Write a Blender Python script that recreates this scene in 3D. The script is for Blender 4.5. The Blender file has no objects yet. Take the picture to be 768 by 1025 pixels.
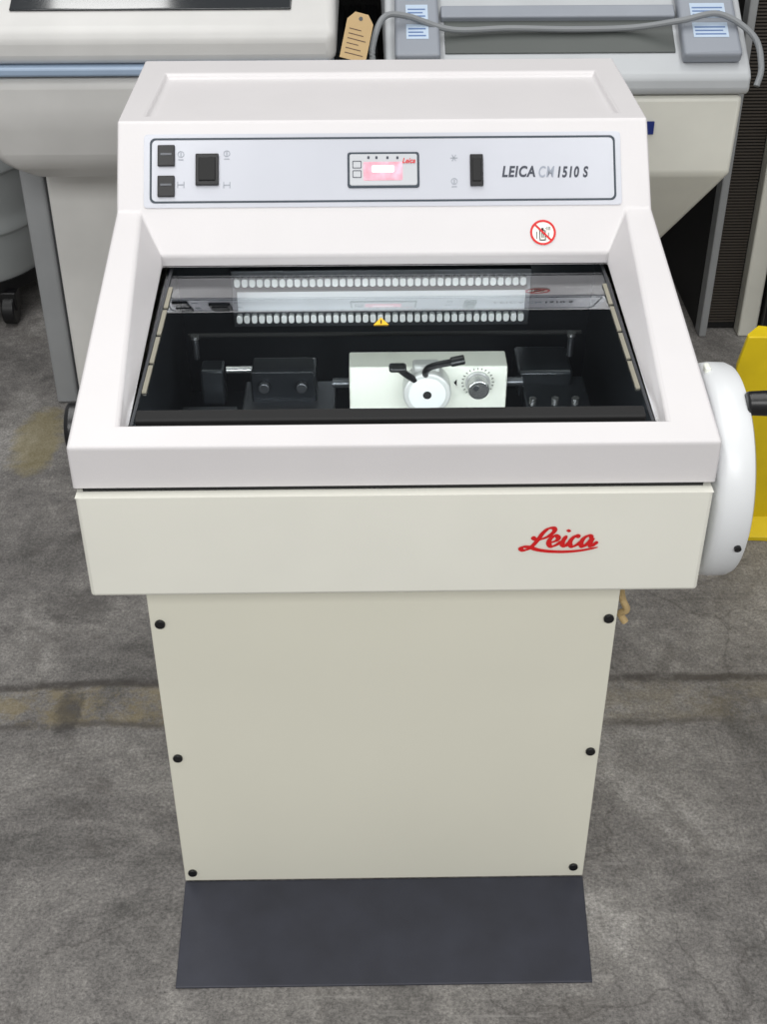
import bpy, bmesh, random
from math import *
from mathutils import Vector, Matrix
random.seed(4)
S=bpy.context.scene
COL=S.collection
W={}
def lin(c):
    return tuple(((v/255)/12.92 if v/255<=.04045 else ((v/255+.055)/1.055)**2.4) for v in c)
def mat(name,rgb,rough=.5,metal=0,var=.04,scale=12,bump=0,emit=0,coat=0,spec=.5,bscale=300):
    m=bpy.data.materials.new(name);m.use_nodes=True
    nt=m.node_tree;N=nt.nodes;L=nt.links
    b=N["Principled BSDF"];c=lin(rgb)
    tc=N.new("ShaderNodeTexCoord")
    nz=N.new("ShaderNodeTexNoise");nz.inputs["Scale"].default_value=scale;nz.inputs["Detail"].default_value=4
    L.new(tc.outputs["Object"],nz.inputs["Vector"])
    r=N.new("ShaderNodeValToRGB")
    r.color_ramp.elements[0].position=.3;r.color_ramp.elements[1].position=.7
    r.color_ramp.elements[0].color=tuple(v*(1-var) for v in c)+(1,)
    r.color_ramp.elements[1].color=tuple(min(1,v*(1+var)) for v in c)+(1,)
    L.new(nz.outputs["Fac"],r.inputs["Fac"]);L.new(r.outputs["Color"],b.inputs["Base Color"])
    b.inputs["Roughness"].default_value=rough;b.inputs["Metallic"].default_value=metal
    b.inputs["Coat Weight"].default_value=coat
    b.inputs["Specular IOR Level"].default_value=spec
    if bump:
        n2=N.new("ShaderNodeTexNoise");n2.inputs["Scale"].default_value=bscale
        L.new(tc.outputs["Object"],n2.inputs["Vector"])
        bp=N.new("ShaderNodeBump");bp.inputs["Strength"].default_value=bump;bp.inputs["Distance"].default_value=.001
        L.new(n2.outputs["Fac"],bp.inputs["Height"]);L.new(bp.outputs["Normal"],b.inputs["Normal"])
    if emit:
        L.new(r.outputs["Color"],b.inputs["Emission Color"]);b.inputs["Emission Strength"].default_value=emit
    return m
HOOD=mat("hood_plastic",(208,205,206),.42,var=.015,bump=.08)
BODY=mat("body_enamel",(226,225,215),.42,var=.015,bump=.05)
PED=mat("pedestal_enamel",(225,223,208),.45,var=.02,scale=4,bump=.05)
SLATE=mat("slate_plate",(45,47,58),.55,var=.16,scale=18,bump=.1)
BLACK=mat("black_plastic",(18,18,20),.35)
BLACKM=mat("black_matte",(12,12,13),.7)
PANEL=mat("panel_silver",(190,192,200),.3,metal=.1,var=.02)
INK=mat("ink_dark",(48,58,68),.5)
TXT=mat("ink_grey",(54,58,70),.5)
LTXT=mat("ink_pale",(146,152,164),.5)
ICON=mat("ink_icon",(150,155,163),.5)
RED=mat("red_print",(205,24,26),.45)
CHAM=mat("chamber_steel",(44,47,51),.28,metal=.5,var=.25,scale=9)
STEEL=mat("brushed_steel",(190,190,190),.25,metal=.9)
CHK=mat("satin_steel",(205,206,204),.35,metal=.25)
FIN=mat("fin_aluminium",(236,238,238),.3,metal=.2)
DSTEEL=mat("dull_steel",(92,94,98),.35,metal=.8)
WHITEM=mat("white_enamel",(236,238,228),.4)
BEZEL=mat("display_bezel",(186,188,192),.4)
LED=mat("display_led",(252,150,165),.4,emit=.4,var=.3,scale=90)
LEDT=mat("led_glow",(255,215,220),.4,emit=.5)
BEIGE=mat("beige_strip",(138,134,120),.5)
YEL=mat("yellow_label",(240,190,40),.5)
REFL=mat("reflection_strip",(190,194,198),.3)  # pale tone stands in for reflected light, does not glow
WHEEL=mat("wheel_plastic",(216,218,220),.35,var=.01)
def fin(me,name,mt,parent,bevel=0,seg=3,smooth=True,label=None,ang=30):
    vs=[v.co.copy() for v in me.vertices]
    lo=Vector([min(v[i] for v in vs) for i in range(3)]);hi=Vector([max(v[i] for v in vs) for i in range(3)])
    c=(lo+hi)/2
    me.transform(Matrix.Translation(-c))
    me.name=name
    o=bpy.data.objects.new(name,me);COL.objects.link(o)
    if mt: me.materials.clear();me.materials.append(mt)
    o.location=c;W[o.name]=c
    if parent:
        o.parent=parent;o.matrix_parent_inverse=Matrix.Translation(-W[parent.name])
    if bevel:
        b=o.modifiers.new("bevel","BEVEL");b.width=bevel;b.segments=seg;b.limit_method='ANGLE';b.angle_limit=radians(ang)
    if smooth:
        for p in me.polygons:p.use_smooth=True
        try:
            me.set_sharp_from_angle(angle=radians(35))
        except Exception: pass
        if bevel:
            w=o.modifiers.new("wn","WEIGHTED_NORMAL");w.keep_sharp=True
    if label:o["label"]=label
    return o
def mesh(name,V,F,mt,parent=None,bevel=0,**k):
    bm=bmesh.new();vs=[bm.verts.new(v) for v in V]
    for f in F:
        bm.faces.new([vs[i] for i in f])
    bmesh.ops.recalc_face_normals(bm,faces=bm.faces)
    me=bpy.data.meshes.new(name);bm.to_mesh(me);bm.free()
    return fin(me,name,mt,parent,bevel,**k)
def box(name,x0,x1,y0,y1,z0,z1,mt,parent=None,bevel=0,**k):
    V=[(x,y,z) for x in(x0,x1) for y in(y0,y1) for z in(z0,z1)]
    F=[(0,1,3,2),(4,6,7,5),(0,4,5,1),(2,3,7,6),(0,2,6,4),(1,5,7,3)]
    return mesh(name,V,F,mt,parent,bevel,**k)
def prismV(pl,pts,d0,d1):
    o,u,v,n=pl;k=len(pts)
    V=[o+u*a+v*b+n*d0 for a,b in pts]+[o+u*a+v*b+n*d1 for a,b in pts]
    F=[tuple(range(k)),tuple(range(k,2*k))]+[(i,(i+1)%k,k+(i+1)%k,k+i) for i in range(k)]
    return V,F
def prism(name,pl,pts,d0,d1,mt,parent=None,bevel=0,**k):
    V,F=prismV(pl,pts,d0,d1);return mesh(name,V,F,mt,parent,bevel,**k)
def multi(name,pl,polys,d0,d1,mt,parent=None,bevel=0,**k):
    V=[];F=[]
    for p in polys:
        a,b=prismV(pl,p,d0,d1);n=len(V);V+=a;F+=[tuple(i+n for i in f) for f in b]
    return mesh(name,V,F,mt,parent,bevel,**k)
def ringp(name,pl,outer,inner,d0,d1,mt,parent=None,**k):
    o,u,v,n=pl;m=len(outer);V=[]
    for d in(d0,d1):
        for pts in(outer,inner):
            V+=[o+u*a+v*b+n*d for a,b in pts]
    F=[]
    for i in range(m):
        j=(i+1)%m
        F+=[(i,j,m+j,m+i),(2*m+i,2*m+j,3*m+j,3*m+i),(i,j,2*m+j,2*m+i),(m+i,m+j,3*m+j,3*m+i)]
    return mesh(name,V,F,mt,parent,**k)
def rr(x0,x1,y0,y1,r,s=5):
    o=[]
    for cx,cy,a in((x1-r,y1-r,0),(x0+r,y1-r,90),(x0+r,y0+r,180),(x1-r,y0+r,270)):
        for i in range(s+1):
            t=radians(a+90*i/s);o.append((cx+r*cos(t),cy+r*sin(t)))
    return o
def circ(cx,cy,r,n=40): return [(cx+r*cos(2*pi*i/n),cy+r*sin(2*pi*i/n)) for i in range(n)]
def rect(x0,x1,y0,y1): return [(x0,y0),(x1,y0),(x1,y1),(x0,y1)]
def plane(o,u,v):
    u=Vector(u).normalized();v=Vector(v).normalized();return Vector(o),u,v,u.cross(v)
def cyl(name,p0,p1,r,mt,parent=None,bevel=0,n=40,r2=None,**k):
    p0=Vector(p0);p1=Vector(p1);n_=(p1-p0);h=n_.length;n_.normalize()
    a=Vector((0,0,1)) if abs(n_.z)<.9 else Vector((1,0,0))
    u=a.cross(n_).normalized();v=n_.cross(u)
    r2=r if r2 is None else r2
    V=[p0+u*x+v*y for x,y in circ(0,0,r,n)]+[p1+u*x+v*y for x,y in circ(0,0,r2,n)]
    F=[tuple(range(n)),tuple(range(n,2*n))]+[(i,(i+1)%n,n+(i+1)%n,n+i) for i in range(n)]
    return mesh(name,V,F,mt,parent,bevel,**k)
def crom(P,s=8,closed=False):
    P=[Vector(p) for p in P];o=[];n=len(P)
    for i in range(n-1):
        a=P[max(i-1,0)];b=P[i];c=P[i+1];d=P[min(i+2,n-1)]
        for j in range(s):
            t=j/s
            o.append(.5*((2*b)+(c-a)*t+(2*a-5*b+4*c-d)*t*t+(3*b-a-3*c+d)*t**3))
    o.append(P[-1]);return o
def tube(name,P,r,mt,parent=None,s=8,n=10,**k):
    Q=crom(P,s);V=[];F=[];up=Vector((0,.3,1))
    for i,p in enumerate(Q):
        t=(Q[min(i+1,len(Q)-1)]-Q[max(i-1,0)]).normalized()
        u=t.cross(up)
        if u.length<.05:u=t.cross(Vector((1,0,0)))
        u.normalize();v=t.cross(u)
        V+=[p+u*(r*cos(2*pi*j/n))+v*(r*sin(2*pi*j/n)) for j in range(n)]
    for i in range(len(Q)-1):
        for j in range(n):
            F.append((i*n+j,i*n+(j+1)%n,(i+1)*n+(j+1)%n,(i+1)*n+j))
    F+=[tuple(range(n)),tuple(range(len(V)-n,len(V)))]
    return mesh(name,V,F,mt,parent,**k)
def ribbon(name,pl,strokes,w,d,mt,parent):
    o,u,v,n=pl;V=[];F=[]
    for si,st in enumerate(strokes):
        Q=crom([(a,b,0) for a,b in st],10);b0=len(V);m=len(Q)
        for i,p in enumerate(Q):
            t=(Q[min(i+1,m-1)]-Q[max(i-1,0)]).normalized()
            pr=Vector((-t.y,t.x,0));nib=abs(t.x*-.35+t.y*.94)
            ww=w*(.46+.64*nib)
            e=min(i,m-1-i)/4
            if e<1: ww*=.35+.65*e
            for q in(p-pr*ww,p+pr*ww): V.append(o+u*q.x+v*q.y+n*(d+.00015*si+.000004*i))
        for i in range(m-1):
            F.append((b0+2*i,b0+2*i+2,b0+2*i+3,b0+2*i+1))
    bm=bmesh.new();vs=[bm.verts.new(x) for x in V]
    for f in F: bm.faces.new([vs[i] for i in f])
    me=bpy.data.meshes.new(name);bm.to_mesh(me);bm.free()
    return fin(me,name,mt,parent,smooth=False)
def text(name,body,pl,x0,x1,y0,h,mt,parent,d=.0008,bold=.012,shear=0,label=None,space=1):
    cu=bpy.data.curves.new(name,"FONT");cu.body=body;cu.size=1;cu.offset=bold;cu.shear=shear;cu.resolution_u=4;cu.space_character=space
    t=bpy.data.objects.new("tmp",cu);COL.objects.link(t)
    bpy.context.view_layer.update()
    me=bpy.data.meshes.new_from_object(t.evaluated_get(bpy.context.evaluated_depsgraph_get()))
    bpy.data.objects.remove(t)
    xs=[v.co.x for v in me.vertices];ys=[v.co.y for v in me.vertices]
    o,u,v,n=pl;sx=(x1-x0)/(max(xs)-min(xs));sy=h/(max(ys)-min(ys));mx=min(xs);my=min(ys)
    for q in me.vertices:
        q.co=o+u*(x0+(q.co.x-mx)*sx)+v*(y0+(q.co.y-my)*sy)+n*d
    return fin(me,name,mt,parent,smooth=False,label=label)
def thing(name,loc,label,cat,**k):
    e=bpy.data.objects.new(name,None);e.empty_display_size=.05;e.location=loc;COL.objects.link(e);W[e.name]=Vector(loc)
    e["label"]=label;e["category"]=cat
    for a,b in k.items(): e[a]=b
    return e
X=Vector((1,0,0));Z=Vector((0,0,1));FR=lambda y:plane((0,y,0),(1,0,0),(0,0,1))

# ================= CRYOSTAT =================
C=thing("cryostat",(-.01,.35,0),"cream-white cryostat with sloped glass window on a narrow pedestal","laboratory machine")
PY=.0665
ped=box("pedestal",-.2615,.2415,PY+.006,.60,.001,.521,PED,C,.004)
box("front_panel",-.2605,.2405,PY,PY+.0055,.0034,.519,PED,ped,.0015)
for x,z in((-.2495,.426),(.2315,.427),(-.2495,.223),(.2300,.226),(-.250,.020),(.2270,.022)):
    s=cyl("screw",(x,PY+.0002,z),(x,PY-.0035,z),.0056,BLACK,ped,.001,n=20)
YF=-.086;YB=PY-.0005
prof=[(YF,.0002),(YF,.0022),(YF+.002,.003),(YB,.003),(YB,.0002)]
bp=mesh("base_plate",[(-.2555,y,z) if y<0 else (-.2605,y,z) for y,z in prof]+[(.2305,y,z) if y<0 else (.2405,y,z) for y,z in prof],
  [(0,1,2,3,4),(5,6,7,8,9)]+[(i,(i+1)%5,5+(i+1)%5,5+i) for i in range(5)],SLATE,C,.0006,label="dark slate-grey steel foot plate")
x0,x1,y0,y1,z0,z1=-.3,.3,0,.64,.5170,.6350
V=[(x,y,z) for x in(x0,x1) for y in(y0,y1) for z in(z0,z1)]
lb=mesh("lower_housing",V,[(0,1,3,2),(4,6,7,5),(0,4,5,1),(2,3,7,6),(0,2,6,4)],BODY,C,.004)
V=[(-.3,0,z1),(.3,0,z1),(.3,.64,z1),(-.3,.64,z1),(-.285,.018,z1),(.285,.018,z1),(.285,.62,z1),(-.285,.62,z1)]
mesh("housing_lip",V,[(0,1,5,4),(1,2,6,5),(2,3,7,6),(3,0,4,7)],BODY,lb)
box("housing_gap",-.294,.292,.012,.016,.634,.646,BLACKM,lb)
P0=plane((.120,-.0008,.5675),(1,0,0),(0,0,1))
k=.000987
def lp(l): return [((a-520)*k,(552-b)*k*1.05) for a,b in l]
strokes=[[(532,534),(535,537),(541,537),(548,533.5),(553,528),(552,524.5),(547,525),(542,530),(538,537),(534,543),(529,548),(524,549.5),(521.5,547.5),(524,545.5),(530,546),(538,549),(550,551),(566,551.5),(582,550),(597,546.5)],
 [(549,541.5),(555.5,539),(557.5,535.5),(554,533),(549.5,537),(548.5,542),(551.5,545.5),(557,543),(561,539)],
 [(565.5,533),(562.5,539),(562,543.5),(565,545),(569,540)],[(567.5,526),(566.3,529)],
 [(578,535.5),(575,533),(570.5,537),(569,542),(571.5,545.5),(576,543.5),(580,539.5)],
 [(591,536),(587,533),(582,536.5),(580,542),(582,545.5),(586.5,542),(590.5,536),(589,541.5),(590,545),(593.5,542.5),(596,539.5)]]
lg=ribbon("logo_lettering",P0,[lp(s) for s in strokes],.00235,0,RED,lb);lg["label"]="red script lettering reading Leica"
# hood
V=[];side={}
for s in(-1,1):
    pts=dict(A0=(.303*s,.010,.6400),A1=(.303*s,.010,.685),A2=(.294*s-.004,.352,.773),A3=(.293*s-.005,.418,.8510),A4=(.292*s-.006,.6486,.8510),A5=(.292*s-.006,.6486,.6400),
     G0=(.256*s-.001,.034,.694),G1=(.267*s-.005,.352,.773),G2=(.246*s-.004,.320,.7352),H0=(.252*s-.001,.038,.676),H2=(.246*s-.004,.324,.7200),
     T0=(.264*s-.005,.436,.8510),T1=(.260*s-.005,.592,.8510),U0=(.262*s-.005,.439,.8450),U1=(.258*s-.005,.589,.8450))
    for kk,p in pts.items(): side[(kk,s)]=len(V);V.append(p)
def q(*a): return tuple(side[(n[:2],1 if n[2]=='r' else -1)] for n in a)
F=[q("A0l","A0r","A1r","A1l"),q("A1l","A1r","G0r","G0l"),q("G0l","G0r","H0r","H0l"),
 q("A2l","G1l","G2l","G2r","G1r","A2r","A3r","A3l"),q("G2l","G2r","H2r","H2l"),
 q("A3l","A3r","T0r","T0l"),q("A4l","A4r","T1r","T1l"),q("T0l","T0r","U0r","U0l"),q("T1l","T1r","U1r","U1l"),q("U0l","U0r","U1r","U1l"),
 q("A4l","A4r","A5r","A5l")]
for t in"lr":
    F+=[q("A0"+t,"A1"+t,"A2"+t,"A3"+t,"A4"+t,"A5"+t),q("A1"+t,"A2"+t,"G1"+t,"G0"+t),q("G0"+t,"G1"+t,"G2"+t,"H2"+t,"H0"+t),q("A3"+t,"A4"+t,"T1"+t,"T0"+t),q("T0"+t,"T1"+t,"U1"+t,"U0"+t)]
hood=mesh("hood",V,F,HOOD,C,.0055,seg=4,ang=25)
mesh("hood_lining",[(-.262,.322,.7215),(.256,.322,.7215),(.256,.40,.7315),(-.262,.40,.7315)],[(0,1,2,3)],BLACKM,hood)
CP=plane((-.268,.352,.773),(1,0,0),(0,.066,.0774))
def cu_(px): return (px-143)*.001096
def cv_(px,py): return .003+(213-.0125*(px-143)-py)*.00119
def cr(x0,x1,ya,yb):
    m=(x0+x1)/2;return cu_(x0),cu_(x1),cv_(m,yb),cv_(m,ya)
pn=prism("control_panel",CP,rr(0,.525,.004,.087,.004),-.001,.0012,PANEL,C,label="silver control strip with a thin dark outline")
ringp("panel_outline",CP,rr(.0065,.519,.009,.0825,.006),rr(.0087,.5168,.0112,.0803,.005),.0010,.0016,INK,pn)
def panelbox(name,x0,x1,ya,yb,d,mt,par=pn,b=.0008,r=.001,**k):
    a,b_,c,e=cr(x0,x1,ya,yb);return prism(name,CP,rr(a,b_,c,e,r),.001,d,mt,par,b,seg=2,**k)
for ya in(153,182):
    panelbox("push_switch",157,174,ya,ya+20,.0045,BLACK,label="black square push switch")
    panelbox("switch_mark",160,171,ya+8,ya+10,.0050,DSTEEL,b=0,r=.0003)
panelbox("rocker_switch",195,218,161,191,.0050,BLACK,label="large black rocker switch")
panelbox("rocker_cap",198,215,165,187,.0065,BLACKM)
panelbox("rocker_switch",470,483,160,190,.0050,BLACK,label="narrow black rocker switch")
panelbox("rocker_cap",472,481,164,186,.0065,BLACKM)
def icon(cx,cy,kind):
    u=cu_(cx);v=cv_(cx,cy);a=.0012
    if kind==0:
        ringp("icon_mark",CP,circ(u,v+.001,.0036,24),circ(u,v+.001,.0029,24),a,.0017,ICON,pn)
        multi("icon_mark",CP,[rect(u-.0005,u+.0005,v-.0015,v+.003),rect(u-.0028,u+.0028,v-.0055,v-.0046)],a,.0017,ICON,pn)
    elif kind==1:
        multi("icon_mark",CP,[rect(u-.0038,u-.0030,v-.0035,v+.0035),rect(u+.0030,u+.0038,v-.0035,v+.0035),rect(u-.0030,u+.0030,v-.0005,v+.0005)],a,.0017,ICON,pn)
    else:
        P=[]
        for i in range(3):
            t=i*pi/3;c_,s_=cos(t),sin(t);P.append([(u+x*c_-y*s_,v+x*s_+y*c_) for x,y in rect(-.0040,.0040,-.0004,.0004)])
        multi("icon_mark",CP,P,a,.0017,ICON,pn)
for a in((180,162,0),(180,190,1),(226,161,0),(226,190,1),(454,163,2),(454,186,0)): icon(*a)
dsp=panelbox("temperature_display",347,419,158,192,.0028,INK,r=.003,label="small digital display with a glowing pink-red readout")
panelbox("display_bezel",349,417,160,190,.0033,BEZEL,r=.0025)
panelbox("display_window",363,402,168,185,.0038,LED,b=0,r=.001)
panelbox("display_glow",371,394,171,178,.0040,LEDT,b=0,r=.002)
text("display_mark","Leica",CP,cu_(402),cu_(415),cv_(409,169),.006,RED,pn,d=.0042,bold=.02,shear=.3)
for px in(367,375,386,396): panelbox("display_lamp",px,px+2.2,162.5,165,.0037,TXT,b=0,r=.0004)
for py in(167,176): 
    a,b_,c,e=cr(352,361,py,py+7);ringp("display_key",CP,rr(a,b_,c,e,.0008),rr(a+.0007,b_-.0007,c+.0007,e-.0007,.0005),.003,.0037,TXT,pn)
h=.0130
text("panel_lettering","LEICA",CP,cu_(502),cu_(535.5),cv_(519,181),h,TXT,pn,d=.0015,bold=.036,shear=.2,space=1.12)
text("panel_lettering","CM",CP,cu_(539),cu_(555),cv_(546,181),h,LTXT,pn,d=.0015,bold=.018,shear=.2,space=1.12)
text("panel_lettering","1510 S",CP,cu_(558),cu_(589),cv_(573,181),h,TXT,pn,d=.0015,bold=.036,shear=.2,space=1.14)
u,v=cu_(542),cv_(542,233)
st=prism("warning_sticker",CP,circ(u,v,.0142),.0001,.0006,WHITEM,C,label="round red prohibition sticker")
ringp("sticker_ring",CP,circ(u,v,.0142),circ(u,v,.0118),.0005,.0011,RED,st)
w=.0011;c_,s_=cos(radians(-45)),sin(radians(-45))
prism("sticker_bar",CP,[(u+x*c_-y*s_,v+x*s_+y*c_) for x,y in rect(-.0125,.0125,-w,w)],.0010,.0014,RED,st)
G=[rect(u-.0040,u-.0030,v-.008,v+.002),rect(u+.0020,u+.0030,v-.008,v+.002),rect(u-.0040,u+.0030,v-.009,v-.0078),rect(u-.0040,u+.0030,v+.0015,v+.0025),rect(u-.0018,u+.0008,v+.0025,v+.0050),rect(u-.0016,u-.0008,v-.006,v+.000),rect(u+.0000,u+.0008,v-.006,v+.000)]
G+=[circ(u+.003+.0016*i,v+.0045+.0014*j,.0005,8) for i in range(4) for j in range(-1,2) if abs(j)<=i]
G+=[rect(u-.0072,u-.0064,v-.007,v+.001),rect(u+.0056,u+.0064,v-.007,v+.000)]
multi("sticker_symbol",CP,G,.0006,.0010,BLACKM,st)
# chamber
TG_=.1165
yb=.372
V=[(-.252,.042,.674),(.250,.042,.674),(.238,yb,.719),(-.243,yb,.719),(-.238,.055,.535),(.238,.055,.535),(.234,yb,.535),(-.238,yb,.535)]
ch=mesh("chamber",V,[(0,1,5,4),(1,2,6,5),(2,3,7,6),(3,0,4,7),(4,5,6,7)],CHAM,C,label="dark steel cooling chamber")
ev=box("cooling_evaporator",-.178,.162,.348,.366,.634,.704,DSTEEL,ch,.001)
E=FR(.3478)
for zz in(.6865,.6415):
    multi("evaporator_fin_row",E,[rr(x,x+.0064,zz,zz+.0100,.0025,2) for x in [-.174+.0085*i for i in range(39)]],0,.006,FIN,ch)
prism("evaporator_reflection",E,rect(-.172,.156,.655,.679),0,.002,REFL,ch)  # reflected whiteness between the fin rows, painted as a pale strip
prism("evaporator_slot",E,rect(-.174,.158,.6805,.6845),0,.001,BLACKM,ch)
cyl("cross_rod",(-.22,.270,.664),(.21,.270,.664),.0025,BLACKM,ch,n=16)
for x in(-.212,.198):
    cyl("rod_peg",(x,.262,.664),(x,.262,.640),.0035,DSTEEL,ch,n=16);cyl("rod_peg",(x,.262,.668),(x,.262,.664),.005,STEEL,ch,n=16)
# specimen head
sh=box("specimen_head",-.044,.122,.190,.225,.585,.6665,WHITEM,C,.002,label="white specimen head with round chuck and dial")
cx_,cz2=.037,.6460
cyl("specimen_chuck",(cx_,.191,cz2),(cx_,.168,cz2),.0250,CHK,sh,.002,n=48)
cyl("chuck_ring",(cx_,.1685,cz2),(cx_,.1670,cz2),.0195,FIN,sh,.0005,n=48)
cyl("chuck_hole",(cx_,.1675,cz2),(cx_,.1665,cz2),.0045,BLACKM,sh,n=24)
box("chuck_mount",.022,.050,.176,.191,.655,.676,CHK,sh,.003)
cyl("dial_knob",(.091,.190,.648),(.091,.172,.648),.0110,STEEL,sh,.001,n=32)
cyl("dial_ring",(.091,.1905,.648),(.091,.188,.648),.0130,CHK,sh,n=32)
cyl("knob_pointer",(.088,.1720,.651),(.088,.1712,.651),.003,DSTEEL,sh,n=16)
D=FR(.1895)
multi("dial_scale",D,[[(.091+r_*cos(t),.648+r_*sin(t)) for r_,t in((.0150,t0),(.0172,t0),(.0172,t0+.045),(.0150,t0+.045))] for t0 in [i*pi/12 for i in range(24)]]+[[(.069,.652),(.066,.648),(.069,.644)]],0,.0005,BLACKM,sh)
tube("clamp_lever",[(.026,.172,.660),(.016,.165,.671),(.008,.161,.680)],.0036,BLACK,sh)
box("lever_knob",-.003,.015,.154,.166,.679,.686,BLACK,sh,.003)
tube("clamp_lever",[(.036,.175,.662),(.035,.166,.675),(.042,.162,.683),(.064,.162,.688)],.0036,BLACK,sh)
cyl("lever_knob",(.060,.162,.6872),(.074,.162,.6905),.0050,BLACK,sh,.001,n=16)
box("slide_rail",-.16,-.06,.19,.26,.60,.612,DSTEEL,ch,.002)
bh=box("blade_holder",-.150,-.080,.215,.255,.600,.645,CHAM,ch,.003)
box("blade_holder_clamp",-.148,-.082,.208,.214,.62,.652,CHAM,ch,.001)
for x in(-.135,-.095): cyl("clamp_knob",(x,.207,.636),(x,.200,.636),.006,DSTEEL,ch,.001,n=20)
box("anti_roll_bracket",-.205,-.180,.225,.250,.600,.645,CHAM,ch,.003)
cyl("bracket_rod",(-.178,.24,.638),(-.150,.24,.638),.004,STEEL,ch,n=16)
box("slide_rail",.145,.215,.12,.26,.60,.615,CHAM,ch,.002)
box("slide_rail",-.225,-.165,.10,.21,.60,.610,DSTEEL,ch,.002)
box("drive_housing",.140,.200,.24,.30,.60,.632,CHAM,ch,.004)
for x in(.152,.176,.198): cyl("housing_bolt",(x,.20,.615),(x,.20,.622),.004,STEEL,ch,n=12)
cyl("clamp_screw",(-.062,.205,.640),(-.045,.205,.640),.005,DSTEEL,ch,n=16)
cyl("clamp_screw",(.123,.205,.640),(.140,.205,.640),.005,DSTEEL,ch,n=16)
# glass window
GP=plane((-.0015,.042,.6815),(1,0,0),(0,1,TG_))
gm=bpy.data.materials.new("window_glass");gm.use_nodes=True
nt=gm.node_tree;nt.nodes.clear();o_=nt.nodes.new("ShaderNodeOutputMaterial");mx=nt.nodes.new("ShaderNodeMixShader");tr=nt.nodes.new("ShaderNodeBsdfTransparent");gl=nt.nodes.new("ShaderNodeBsdfGlossy");fz=nt.nodes.new("ShaderNodeFresnel");ma=nt.nodes.new("ShaderNodeMath")
fz.inputs[0].default_value=1.6;ma.operation='MULTIPLY';ma.inputs[1].default_value=2.6
tr.inputs[0].default_value=(.88,.92,.91,1);gl.inputs["Roughness"].default_value=.01;gl.inputs[0].default_value=(.95,.97,1,1)
nt.links.new(fz.outputs[0],ma.inputs[0]);nt.links.new(ma.outputs[0],mx.inputs[0]);nt.links.new(tr.outputs[0],mx.inputs[1]);nt.links.new(gl.outputs[0],mx.inputs[2]);nt.links.new(mx.outputs[0],o_.inputs[0])
V=[GP[0]+GP[1]*a+GP[2]*b for a,b in((-.249,.001),(.249,.001),(.241,.320),(-.243,.320))]
win=mesh("window",V,[(0,1,2,3)],gm,C,label="dark reflective sliding glass window")
prism("window_handle",GP,rect(-.243,.240,.006,.023),.0005,.009,BLACKM,win,.002,label="black grip bar")
prism("window_gasket",GP,rect(-.250,.250,-.003,.006),.0003,.003,BLACKM,win)
def strip(nm,s,a,b,xo,xi,mt,d):
    prism(nm,GP,[(s*(xo-.010*a/.32),a),(s*(xi-.010*a/.32),a),(s*(xi-.010*b/.32),b),(s*(xo-.010*b/.32),b)],.0003,d,mt,win)
for s in(-1,1):
    strip("window_track",s,.008,.300,.2490,.2460,DSTEEL,.002)
    for a,b in((.060,.105),(.110,.155),(.160,.205),(.210,.250)): strip("window_hinge",s,a,b,.2455,.2412,BEIGE,.002)
def tri(cx,cy,r): return [(cx+r*cos(radians(a)),cy+r*sin(radians(a))) for a in(90,210,330)]
t1=prism("warning_triangle",GP,tri(-.0085,.180,.0090),.0004,.0010,YEL,win,label="small yellow warning triangle")
prism("triangle_mark",GP,rect(-.0092,-.0078,.177,.1835),.0010,.0014,BLACKM,win)
# ================= HANDWHEEL
cy_,cz_=.107,.5905
wp=[(.306,.100),(.309,.105),(.314,.1085),(.322,.1095),(.336,.109),(.341,.1065),(.3435,.101),(.3435,.090),(.342,.06),(.340,.03),(.34,.0)]
V=[];n=96
for x,r in wp[:-1]:
    V+=[(x,cy_+r*cos(2*pi*i/n),cz_+r*sin(2*pi*i/n)) for i in range(n)]
F=[]
for j in range(len(wp)-2):
    F+=[(j*n+i,j*n+(i+1)%n,(j+1)*n+(i+1)%n,(j+1)*n+i) for i in range(n)]
F+=[tuple(range(n)),tuple(range(len(V)-n,len(V)))]
hw=mesh("handwheel",V,F,WHEEL,C,label="white round handwheel with black crank handle")
cyl("wheel_hub",(.296,cy_,cz_),(.307,cy_,cz_),.05,BLACK,hw)
hy,hz=.070,.690
cyl("crank_handle",(.338,hy,hz),(.440,hy,hz),.0115,BLACK,hw,.003,n=32,r2=.016)
cyl("wheel_screw",(.332,.002,.570),(.332,-.003,.569),.0035,BLACK,hw,n=16)
box("wheel_latch",.309,.315,.120,.132,.693,.701,WHITEM,hw,.002)
cyl("side_knob",(-.300,.095,.655),(-.320,.095,.655),.026,BLACK,C,.005,n=24,label="black round side knob")
cd=tube("hanging_cord",[(.2430,.30,.50),(.251,.22,.46),(.255,.15,.435),(.251,.10,.430),(.257,.095,.415),(.252,.10,.405),(.258,.097,.395)],.004,mat("tan_cord",(190,165,120),.8,bump=.8,bscale=500),C,label="tan braided cord end")
# ================= FLOOR
fm=bpy.data.materials.new("concrete");fm.use_nodes=True
nt=fm.node_tree;N=nt.nodes;L=nt.links;b=N["Principled BSDF"]
tc=N.new("ShaderNodeTexCoord")
def noise(sc,det=6,rough=.6,dist=0):
    x=N.new("ShaderNodeTexNoise");x.inputs["Scale"].default_value=sc;x.inputs["Detail"].default_value=det;x.inputs["Roughness"].default_value=rough;x.inputs["Distortion"].default_value=dist
    L.new(tc.outputs["Object"],x.inputs["Vector"]);return x.outputs["Fac"]
def ramp(f,stops):
    r=N.new("ShaderNodeValToRGB");e=r.color_ramp.elements
    e[0].position,e[0].color=stops[0][0],stops[0][1]+(1,);e[1].position,e[1].color=stops[-1][0],stops[-1][1]+(1,)
    for p,c in stops[1:-1]:
        q_=e.new(p);q_.color=c+(1,)
    L.new(f,r.inputs[0]);return r.outputs[0]
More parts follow.
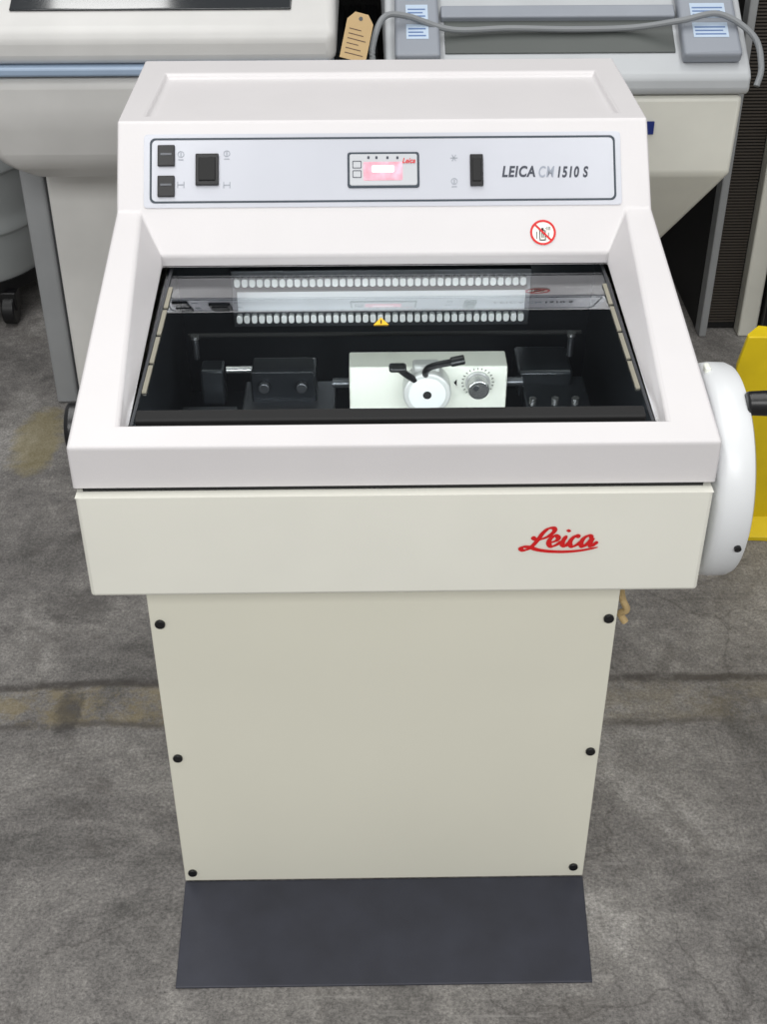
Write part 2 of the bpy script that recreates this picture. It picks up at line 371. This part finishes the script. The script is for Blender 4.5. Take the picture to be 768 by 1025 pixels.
def mixc(f,a,bb,mode='MIX'):
    m=N.new("ShaderNodeMix");m.data_type='RGBA';m.blend_type=mode
    if isinstance(f,(int,float)): m.inputs[0].default_value=f
    else: L.new(f,m.inputs[0])
    for s,i in((a,6),(bb,7)):
        if isinstance(s,tuple): m.inputs[i].default_value=s+(1,)
        else: L.new(s,m.inputs[i])
    return m.outputs[2]
def math(op,a,b_=None):
    m=N.new("ShaderNodeMath");m.operation=op
    for s,i in((a,0),(b_,1)):
        if s is None: continue
        if isinstance(s,(int,float)): m.inputs[i].default_value=s
        else: L.new(s,m.inputs[i])
    return m.outputs[0]
base=ramp(noise(3.4,12,.74,.6),[(.36,lin((86,84,82))),(.46,lin((110,107,105))),(.55,lin((126,123,120))),(.63,lin((146,143,140)))])
sp=ramp(noise(230,6,.8),[(.36,(.50,.50,.50)),(.5,(1,1,1)),(.64,(1.55,1.55,1.54))])
c1=mixc(.95,base,sp,'MULTIPLY')
sp2=ramp(noise(45,8,.8),[(.38,(.72,.72,.72)),(.5,(1,1,1)),(.62,(1.22,1.22,1.21))])
c1=mixc(.8,c1,sp2,'MULTIPLY')
pit=ramp(noise(330,2,.7),[(.30,(.25,.25,.25)),(.38,(1,1,1)),(1,(1,1,1))])
c1=mixc(.7,c1,pit,'MULTIPLY')
stain=ramp(noise(6.5,10,.8,.6),[(.54,(0,0,0)),(.61,(1,1,1))])
c2=mixc(math('MULTIPLY',stain,.36),c1,lin((68,63,60)))
mp=N.new("ShaderNodeMapping");mp.inputs["Rotation"].default_value=(0,0,.5);mp.inputs["Scale"].default_value=(1.2,22,1);L.new(tc.outputs["Object"],mp.inputs["Vector"])
sn=N.new("ShaderNodeTexNoise");sn.inputs["Scale"].default_value=2.4;sn.inputs["Detail"].default_value=9;sn.inputs["Roughness"].default_value=.8;L.new(mp.outputs[0],sn.inputs["Vector"])
scuff=ramp(sn.outputs["Fac"],[(.59,(0,0,0)),(.64,(1,1,1))])
c2=mixc(math('MULTIPLY',scuff,.32),c2,lin((160,157,154)))
wn=N.new("ShaderNodeTexNoise");wn.inputs["Scale"].default_value=3;wn.inputs["Detail"].default_value=8;L.new(tc.outputs["Object"],wn.inputs["Vector"])
vs=N.new("ShaderNodeVectorMath");vs.operation='SCALE';vs.inputs[3].default_value=.5;L.new(wn.outputs["Color"],vs.inputs[0])
va=N.new("ShaderNodeVectorMath");va.operation='ADD';L.new(tc.outputs["Object"],va.inputs[0]);L.new(vs.outputs[0],va.inputs[1])
vo=N.new("ShaderNodeTexVoronoi");vo.feature='DISTANCE_TO_EDGE';vo.inputs["Scale"].default_value=1.5;L.new(va.outputs[0],vo.inputs["Vector"])
ck=ramp(vo.outputs["Distance"],[(0,(1,1,1)),(.0045,(0,0,0))])
cm=ramp(noise(2.3,3),[(.47,(0,0,0)),(.54,(1,1,1))])
c2=mixc(math('MULTIPLY',math('MULTIPLY',ck,cm),.5),c2,lin((58,54,52)))
sx=N.new("ShaderNodeSeparateXYZ");L.new(tc.outputs["Object"],sx.inputs[0])
YW=N.new("ShaderNodeMath");YW.operation='ADD';YW.inputs[1].default_value=1.75;L.new(sx.outputs[1],YW.inputs[0])
wob=math('ADD',YW.outputs[0],math('MULTIPLY',math('SUBTRACT',noise(6,5),.5),.04))
def band(c,w,soft): 
    d=math('ABSOLUTE',math('SUBTRACT',wob,c));m=N.new("ShaderNodeMapRange");m.inputs[1].default_value=w+soft;m.inputs[2].default_value=w;L.new(d,m.inputs[0]);return m.outputs[0]
wear=ramp(noise(16,9,.8),[(.44,(0,0,0)),(.56,(1,1,1))])
lf=N.new("ShaderNodeMapRange");lf.inputs[1].default_value=.1;lf.inputs[2].default_value=-.35;lf.inputs[3].default_value=.35;lf.inputs[4].default_value=1;L.new(sx.outputs[0],lf.inputs[0])
c3=mixc(math('MULTIPLY',math('MULTIPLY',math('MULTIPLY',band(.385,.030,.02),wear),lf.outputs[0]),.55),c2,lin((132,118,80)))
# faded yellow patch beside the stand of the machine behind
px_=math('DIVIDE',math('SUBTRACT',sx.outputs[0],-.66),.05);py_=math('DIVIDE',math('SUBTRACT',YW.outputs[0],1.12),.13)
dd=math('ADD',math('ADD',math('MULTIPLY',px_,px_),math('MULTIPLY',py_,py_)),math('MULTIPLY',math('SUBTRACT',noise(20,6,.7),.5),2.5))
mr=N.new("ShaderNodeMapRange");mr.inputs[1].default_value=1.1;mr.inputs[2].default_value=.5;L.new(dd,mr.inputs[0])
c3=mixc(math('MULTIPLY',mr.outputs[0],.4),c3,lin((146,132,72)))
brk=ramp(noise(7,6,.7),[(.40,(.25,.25,.25)),(.52,(1,1,1))])
c4=mixc(math('MULTIPLY',math('MULTIPLY',band(.432,.004,.008),brk),.8),c3,lin((56,51,48)))
c4=mixc(math('MULTIPLY',math('MULTIPLY',band(.345,.002,.008),brk),.6),c4,lin((60,55,52)))
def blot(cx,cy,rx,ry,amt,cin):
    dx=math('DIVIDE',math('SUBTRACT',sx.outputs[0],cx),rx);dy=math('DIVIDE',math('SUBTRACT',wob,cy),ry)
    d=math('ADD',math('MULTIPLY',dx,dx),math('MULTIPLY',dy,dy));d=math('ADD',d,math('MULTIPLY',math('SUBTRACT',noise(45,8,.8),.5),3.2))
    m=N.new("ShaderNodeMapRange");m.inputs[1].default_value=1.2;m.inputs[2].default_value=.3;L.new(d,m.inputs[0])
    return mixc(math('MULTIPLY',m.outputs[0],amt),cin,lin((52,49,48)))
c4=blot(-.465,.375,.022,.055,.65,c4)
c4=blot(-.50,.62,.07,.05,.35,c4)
L.new(c4,b.inputs["Base Color"]);b.inputs["Roughness"].default_value=.6
bp_=N.new("ShaderNodeBump");bp_.inputs["Strength"].default_value=.35;bp_.inputs["Distance"].default_value=.003
L.new(noise(180,6,.75),bp_.inputs["Height"]);L.new(bp_.outputs[0],b.inputs["Normal"])
fl=mesh("floor",[(-4,-2.5,0),(4,-2.5,0),(4,6,0),(-4,6,0)],[(0,1,2,3)],fm,smooth=False);fl["kind"]="structure"
wallm=mat("warehouse_wall",(60,62,66),.9,var=.5,scale=.8)
o=mesh("wall_back",[(-4,6,0),(4,6,0),(4,6,8),(-4,6,8)],[(0,1,2,3)],wallm,smooth=False);o["kind"]="structure"  # unseen wall, made tall and dark so the window reflects dark

# ================= LEFT BACKGROUND MACHINE
GREYW=mat("pale_grey_plastic",(198,197,195),.4);GREYP=mat("grey_post",(148,150,152),.4);LBLUE=mat("pale_blue_bumper",(146,164,186),.4)
DOORW=mat("white_door",(222,221,218),.4)
DGL=mat("dark_tinted_glass",(30,34,38),.08,spec=.8)
B=thing("floor_cabinet_cryostat",(-.36,1.4,0),"pale grey cryostat with blue bumper line and dark tinted window","laboratory machine")
YZ=lambda x0:plane((x0,0,0),(0,1,0),(0,0,1))
prism("hood",YZ(-.645),[(1.0,.742),(1.0,.790),(1.03,.806),(1.25,.93),(1.60,.93),(1.60,.742)],0,.578,GREYW,B,.016,seg=4)
box("bumper",-.642,-.072,.992,1.5,.728,.742,LBLUE,B,.004)
def loft(name,R,mt,par,bevel,**k):
    V=[];F=[]
    for x0,x1,y0,y1,z in R: V+=[(x0,y0,z),(x1,y0,z),(x1,y1,z),(x0,y1,z)]
    for i in range(len(R)-1):
        F+=[(4*i+j,4*i+(j+1)%4,4*i+4+(j+1)%4,4*i+4+j) for j in range(4)]
    F+=[(0,1,2,3),tuple(range(len(V)-4,len(V)))]
    return mesh(name,V,F,mt,par,bevel,**k)
loft("body",[(-.638,-.076,1.0,1.58,.727),(-.636,-.078,1.0,1.58,.66),(-.615,-.10,1.02,1.56,.58),(-.57,-.14,1.08,1.54,.535)],GREYW,B,.02,seg=4,ang=10)
box("stand_post",-.648,-.605,1.26,1.55,.0,.545,GREYP,B,.006)
box("stand_post",-.11,-.07,1.26,1.55,.0,.545,GREYP,B,.006)
box("stand_door",-.590,-.112,1.215,1.5,.03,.53,DOORW,B,.006,label="white stand door")
DS=mat("dark_recess",(70,72,74),.5)
box("stand_recess",-.605,-.590,1.27,1.5,.0,.54,DS,B)
HS=plane((0,1.03,.806),(1,0,0),(0,.22,.124))
prism("window",HS,[(-.56,.012),(-.135,.012),(-.125,.24),(-.55,.24)],.0,.004,DGL,B,.002)
prism("window_frame",HS,rect(-.60,-.10,.235,.25),.0,.006,BLACK,B,.002)
# ================= RIGHT BACKGROUND MACHINE
GB=mat("blue_grey_plastic",(138,143,152),.45);LG=mat("light_grey_plastic",(178,181,184),.45);CRW=mat("cream_cabinet",(212,211,202),.45);DTR=mat("dark_tray",(80,84,82),.5)
BPR=mat("blue_print",(90,115,160),.5);LBL=mat("pale_blue_label",(178,194,212),.5)
R_=thing("grey_hood_cryostat",(.29,1.3,0),"cream and blue-grey cryostat with labelled hood arms","laboratory machine")
loft("body",[(.015,.562,1.0,1.55,.690),(.018,.560,1.0,1.55,.565),(.10,.478,1.10,1.5,.40)],CRW,R_,.008)
box("pedestal",.12,.44,1.16,1.48,.0,.402,CRW,R_,.006)
prism("hood",YZ(.008),[(1.0,.692),(.992,.70),(.992,.722),(1.0,.730),(1.34,.925),(1.6,.925),(1.6,.692)],0,.560,LG,R_,.006)
RS=plane((0,1.0,.730),(1,0,0),(0,.34,.195))
prism("hood_tray",RS,[(.10,.035),(.455,.035),(.455,.105),(.10,.105)],.0,.003,DTR,R_,.001)
prism("hood_tray_lip",RS,[(.095,.10),(.46,.10),(.46,.125),(.095,.125)],.0,.012,GB,R_,.003)
for a,b_ in((.022,.092),(.462,.552)):
    ar=prism("hood_arm",RS,[(a,.012),(b_,.012),(b_-.004,.35),(a+.004,.35)],.0,.022,GB,R_,.006)
    for j,v_ in enumerate((.045,.085,.125)):
        prism("instruction_label",RS,rect(a+.018,b_-.018,v_,v_+.03),.0221,.0226,LBL,ar)
        multi("label_print",RS,[rect(a+.021,b_-.022-.004*(i%2),v_+.005+.007*i,v_+.0075+.007*i) for i in range(3)],.0226,.0230,BPR,ar)
box("badge",.408,.428,.9965,.9995,.632,.652,mat("blue_badge",(20,40,110),.4),R_,label="dark blue badge")
CAB=mat("grey_cable",(128,131,134),.5)
cb=tube("power_cable",[(-.010,1.00,.735),(-.012,1.01,.765),(.005,1.04,.800),(.04,1.05,.800),(.11,1.055,.778),(.20,1.06,.778),(.30,1.06,.776),(.39,1.06,.778),(.46,1.045,.792),(.52,1.05,.80),(.572,1.03,.772),(.582,1.0,.735),(.575,.985,.71)],.0048,CAB,R_,label="grey power cable draped over the hood")
TG=plane((-.062,.988,.757),(.97,.0,-.25),(.22,.35,.9))
tag=thing("paper_tag",(-.05,.99,.745),"tan manila paper tag with handwriting, hanging between two machines","tag")
MN=mat("manila",(196,168,124),.8)
prism("tag_card",TG,[(0,0),(.040,0),(.040,.056),(.030,.068),(.010,.068),(0,.056)],0,.0012,MN,tag)
multi("tag_print",TG,[rect(.006,.034-.005*(i%3),.008+.007*i,.0092+.007*i) for i in range(6)],.0013,.0016,mat("brown_ink",(90,70,60),.7),tag)
prism("tag_hole",TG,circ(.02,.060,.003,16),.0013,.0017,BLACK,tag)
# ================= RACK AND RIGHT MACHINE
RK=mat("rack_steel",(30,32,34),.5,metal=.4)
rk=thing("storage_rack",(.1,2.2,0),"dark steel storage rack with slatted shelves standing behind machines","rack")
for x in(-.65,.10,.62):
    for y in(2.0,2.4): box("upright",x-.02,x+.02,y-.02,y+.02,0,1.5,RK,rk)
for z in(.12,.45,.80):
    polys=[rect(-.66+.04*i,-.66+.04*i+.026,1.99,2.41) for i in range(33)]
    multi("shelf",plane((0,0,z),(1,0,0),(0,1,0)),polys,0,.03,RK,rk)
box("back_sheet",-.67,.64,2.41,2.43,0,1.5,BLACKM,rk)
m3=thing("vented_cabinet",(1.0,1.8,0),"cream cabinet with dark ventilation grille, standing on the floor","cabinet")
box("cabinet_shell",.70,1.35,1.56,2.1,.0,.86,BLACKM,m3,.003)
box("cabinet_post",.785,.825,1.52,1.56,.0,.62,CRW,m3,.004)
box("cabinet_post",.70,.716,1.52,1.56,.0,.86,GREYP,m3,.003)
box("cabinet_panel",.85,1.35,1.53,1.56,.05,.50,CRW,m3,.004)
BR=mat("brown_grille",(66,60,54),.6)
multi("grille",FR(1.556),[rect(.72,.782,.02+.0065*i,.0235+.0065*i) for i in range(125)],0,.004,BR,m3)
box("cabinet_hose",.83,.85,1.50,1.53,.0,.8,BLACK,m3)
YG=mat("yellow_paint",(218,190,12),.45,var=.10)
yg=thing("yellow_guard_rail",(.72,.80,0),"bright yellow folded steel floor guard beside the machine","guard")
prism("guard_plate",FR(.82),[(.600,0),(.95,0),(.95,.330),(.60,.372),(.575,.372),(.565,.32),(.580,.12)],0,.01,YG,yg,.002)
mesh("guard_foot",[(.615,.775,0),(.95,.75,0),(.95,.82,0),(.600,.82,0),(.615,.775,.008),(.95,.75,.008),(.95,.82,.03),(.600,.82,.03)],[(0,1,2,3),(4,5,6,7),(0,1,5,4),(1,2,6,5),(2,3,7,6),(3,0,4,7)],YG,yg,.001)
mesh("guard_flange",[(.575,.82,.372),(.95,.82,.330),(.95,.85,.330),(.600,.85,.372),(.575,.82,.362),(.95,.82,.320),(.95,.85,.320),(.600,.85,.362)],[(0,1,2,3),(4,5,6,7),(0,1,5,4),(1,2,6,5),(2,3,7,6),(3,0,4,7)],YG,yg,.001)
# drum
dx=-.945;dy=1.77
dr=thing("steel_drum",(dx,dy,0),"pale ribbed drum on a dolly with black casters","drum")
DM=mat("drum_paint",(176,180,180),.35,metal=.35)
V=[];n=48;pr=[(.10,.195)]
for i in range(4):
    z=.10+.13*i;pr+=[(z+.02,.2),(z+.10,.2),(z+.108,.206),(z+.118,.206),(z+.13,.2)]
for z,r in pr: V+=[(dx+r*cos(2*pi*i/n),dy+r*sin(2*pi*i/n),z) for i in range(n)]
F=[]
for j in range(len(pr)-1): F+=[(j*n+i,j*n+(i+1)%n,(j+1)*n+(i+1)%n,(j+1)*n+i) for i in range(n)]
F+=[tuple(range(n)),tuple(range(len(V)-n,len(V)))]
mesh("drum_shell",V,F,DM,dr)
cyl("dolly",(dx,dy,.075),(dx,dy,.10),.2,BLACK,dr)
def caster(x,y):
    w=cyl("caster",(x-.014,y,.033),(x+.014,y,.033),.033,BLACK,dr,.004,n=24)
    box("caster_fork",x-.018,x+.018,y-.012,y+.03,.033,.076,BLACK,w,.003)
for x,y in((dx+.13,dy-.15),(dx-.13,dy-.13),(dx+.14,dy+.13),(dx-.14,dy+.13)): caster(x,y)
wc=tube("loose_wire",[(-.62,1.5,.48),(-.68,1.55,.50),(-.715,1.56,.45),(-.72,1.56,.3),(-.71,1.56,.15),(-.72,1.56,.01)],.005,BLACK,B,label="thin black cable")
# ================= LIGHTS
def area(name,loc,sx,sy,p,rot=(0,0,0),col=(1,1,1)):
    l=bpy.data.lights.new(name,"AREA");l.shape='RECTANGLE';l.size=sx;l.size_y=sy;l.energy=p;l.color=col
    o=bpy.data.objects.new(name,l);o.location=loc;o.rotation_euler=rot;COL.objects.link(o)
area("ceiling_or_front_fill",(-.9,.4,3.4),.4,3.0,42,col=(1,1,.985))
area("ceiling_or_front_fill",(.9,.4,3.4),.4,3.0,30,col=(1,1,.985))
area("ceiling_or_front_fill",(0,-2.6,2.6),3.0,.8,78,(radians(58),0,0),col=(1,1,.985))  # tilted front fill, added to brighten the machine's front faces
area("chamber_fill",(0,.047,.660),.42,.015,.55,(radians(90),0,0),col=(.95,.98,1))  # fill light added under the front lip to brighten the chamber
area("chamber_fill",(0,.300,.655),.34,.006,.09,(radians(90),0,0),col=(.95,.98,1))  # second added fill, close to the evaporator to lift its fins
w=bpy.data.worlds.new("world");S.world=w;w.use_nodes=True
w.node_tree.nodes["Background"].inputs[0].default_value=(1,1,1,1);w.node_tree.nodes["Background"].inputs[1].default_value=.36
# ================= CAMERA
p,r,yw=.616,-.0023,-.0139
F_=Vector((0,cos(p),-sin(p)));U_=Vector((0,sin(p),cos(p)))
R2=X*cos(r)+U_*sin(r);U2=-X*sin(r)+U_*cos(r);M=Matrix.Rotation(yw,3,'Z')
R2=M@R2;U2=M@U2;F2=M@F_
cam=bpy.data.cameras.new("camera");co=bpy.data.objects.new("camera",cam);COL.objects.link(co)
mw=Matrix((( R2.x,U2.x,-F2.x,-.0249),(R2.y,U2.y,-F2.y,-.9985),(R2.z,U2.z,-F2.z,1.3232),(0,0,0,1)))
co.matrix_world=mw
cam.sensor_fit='VERTICAL';cam.sensor_height=36;cam.lens=1295.4/1025*36;cam.clip_start=.05
S.camera=co
S.view_settings.view_transform='Standard'
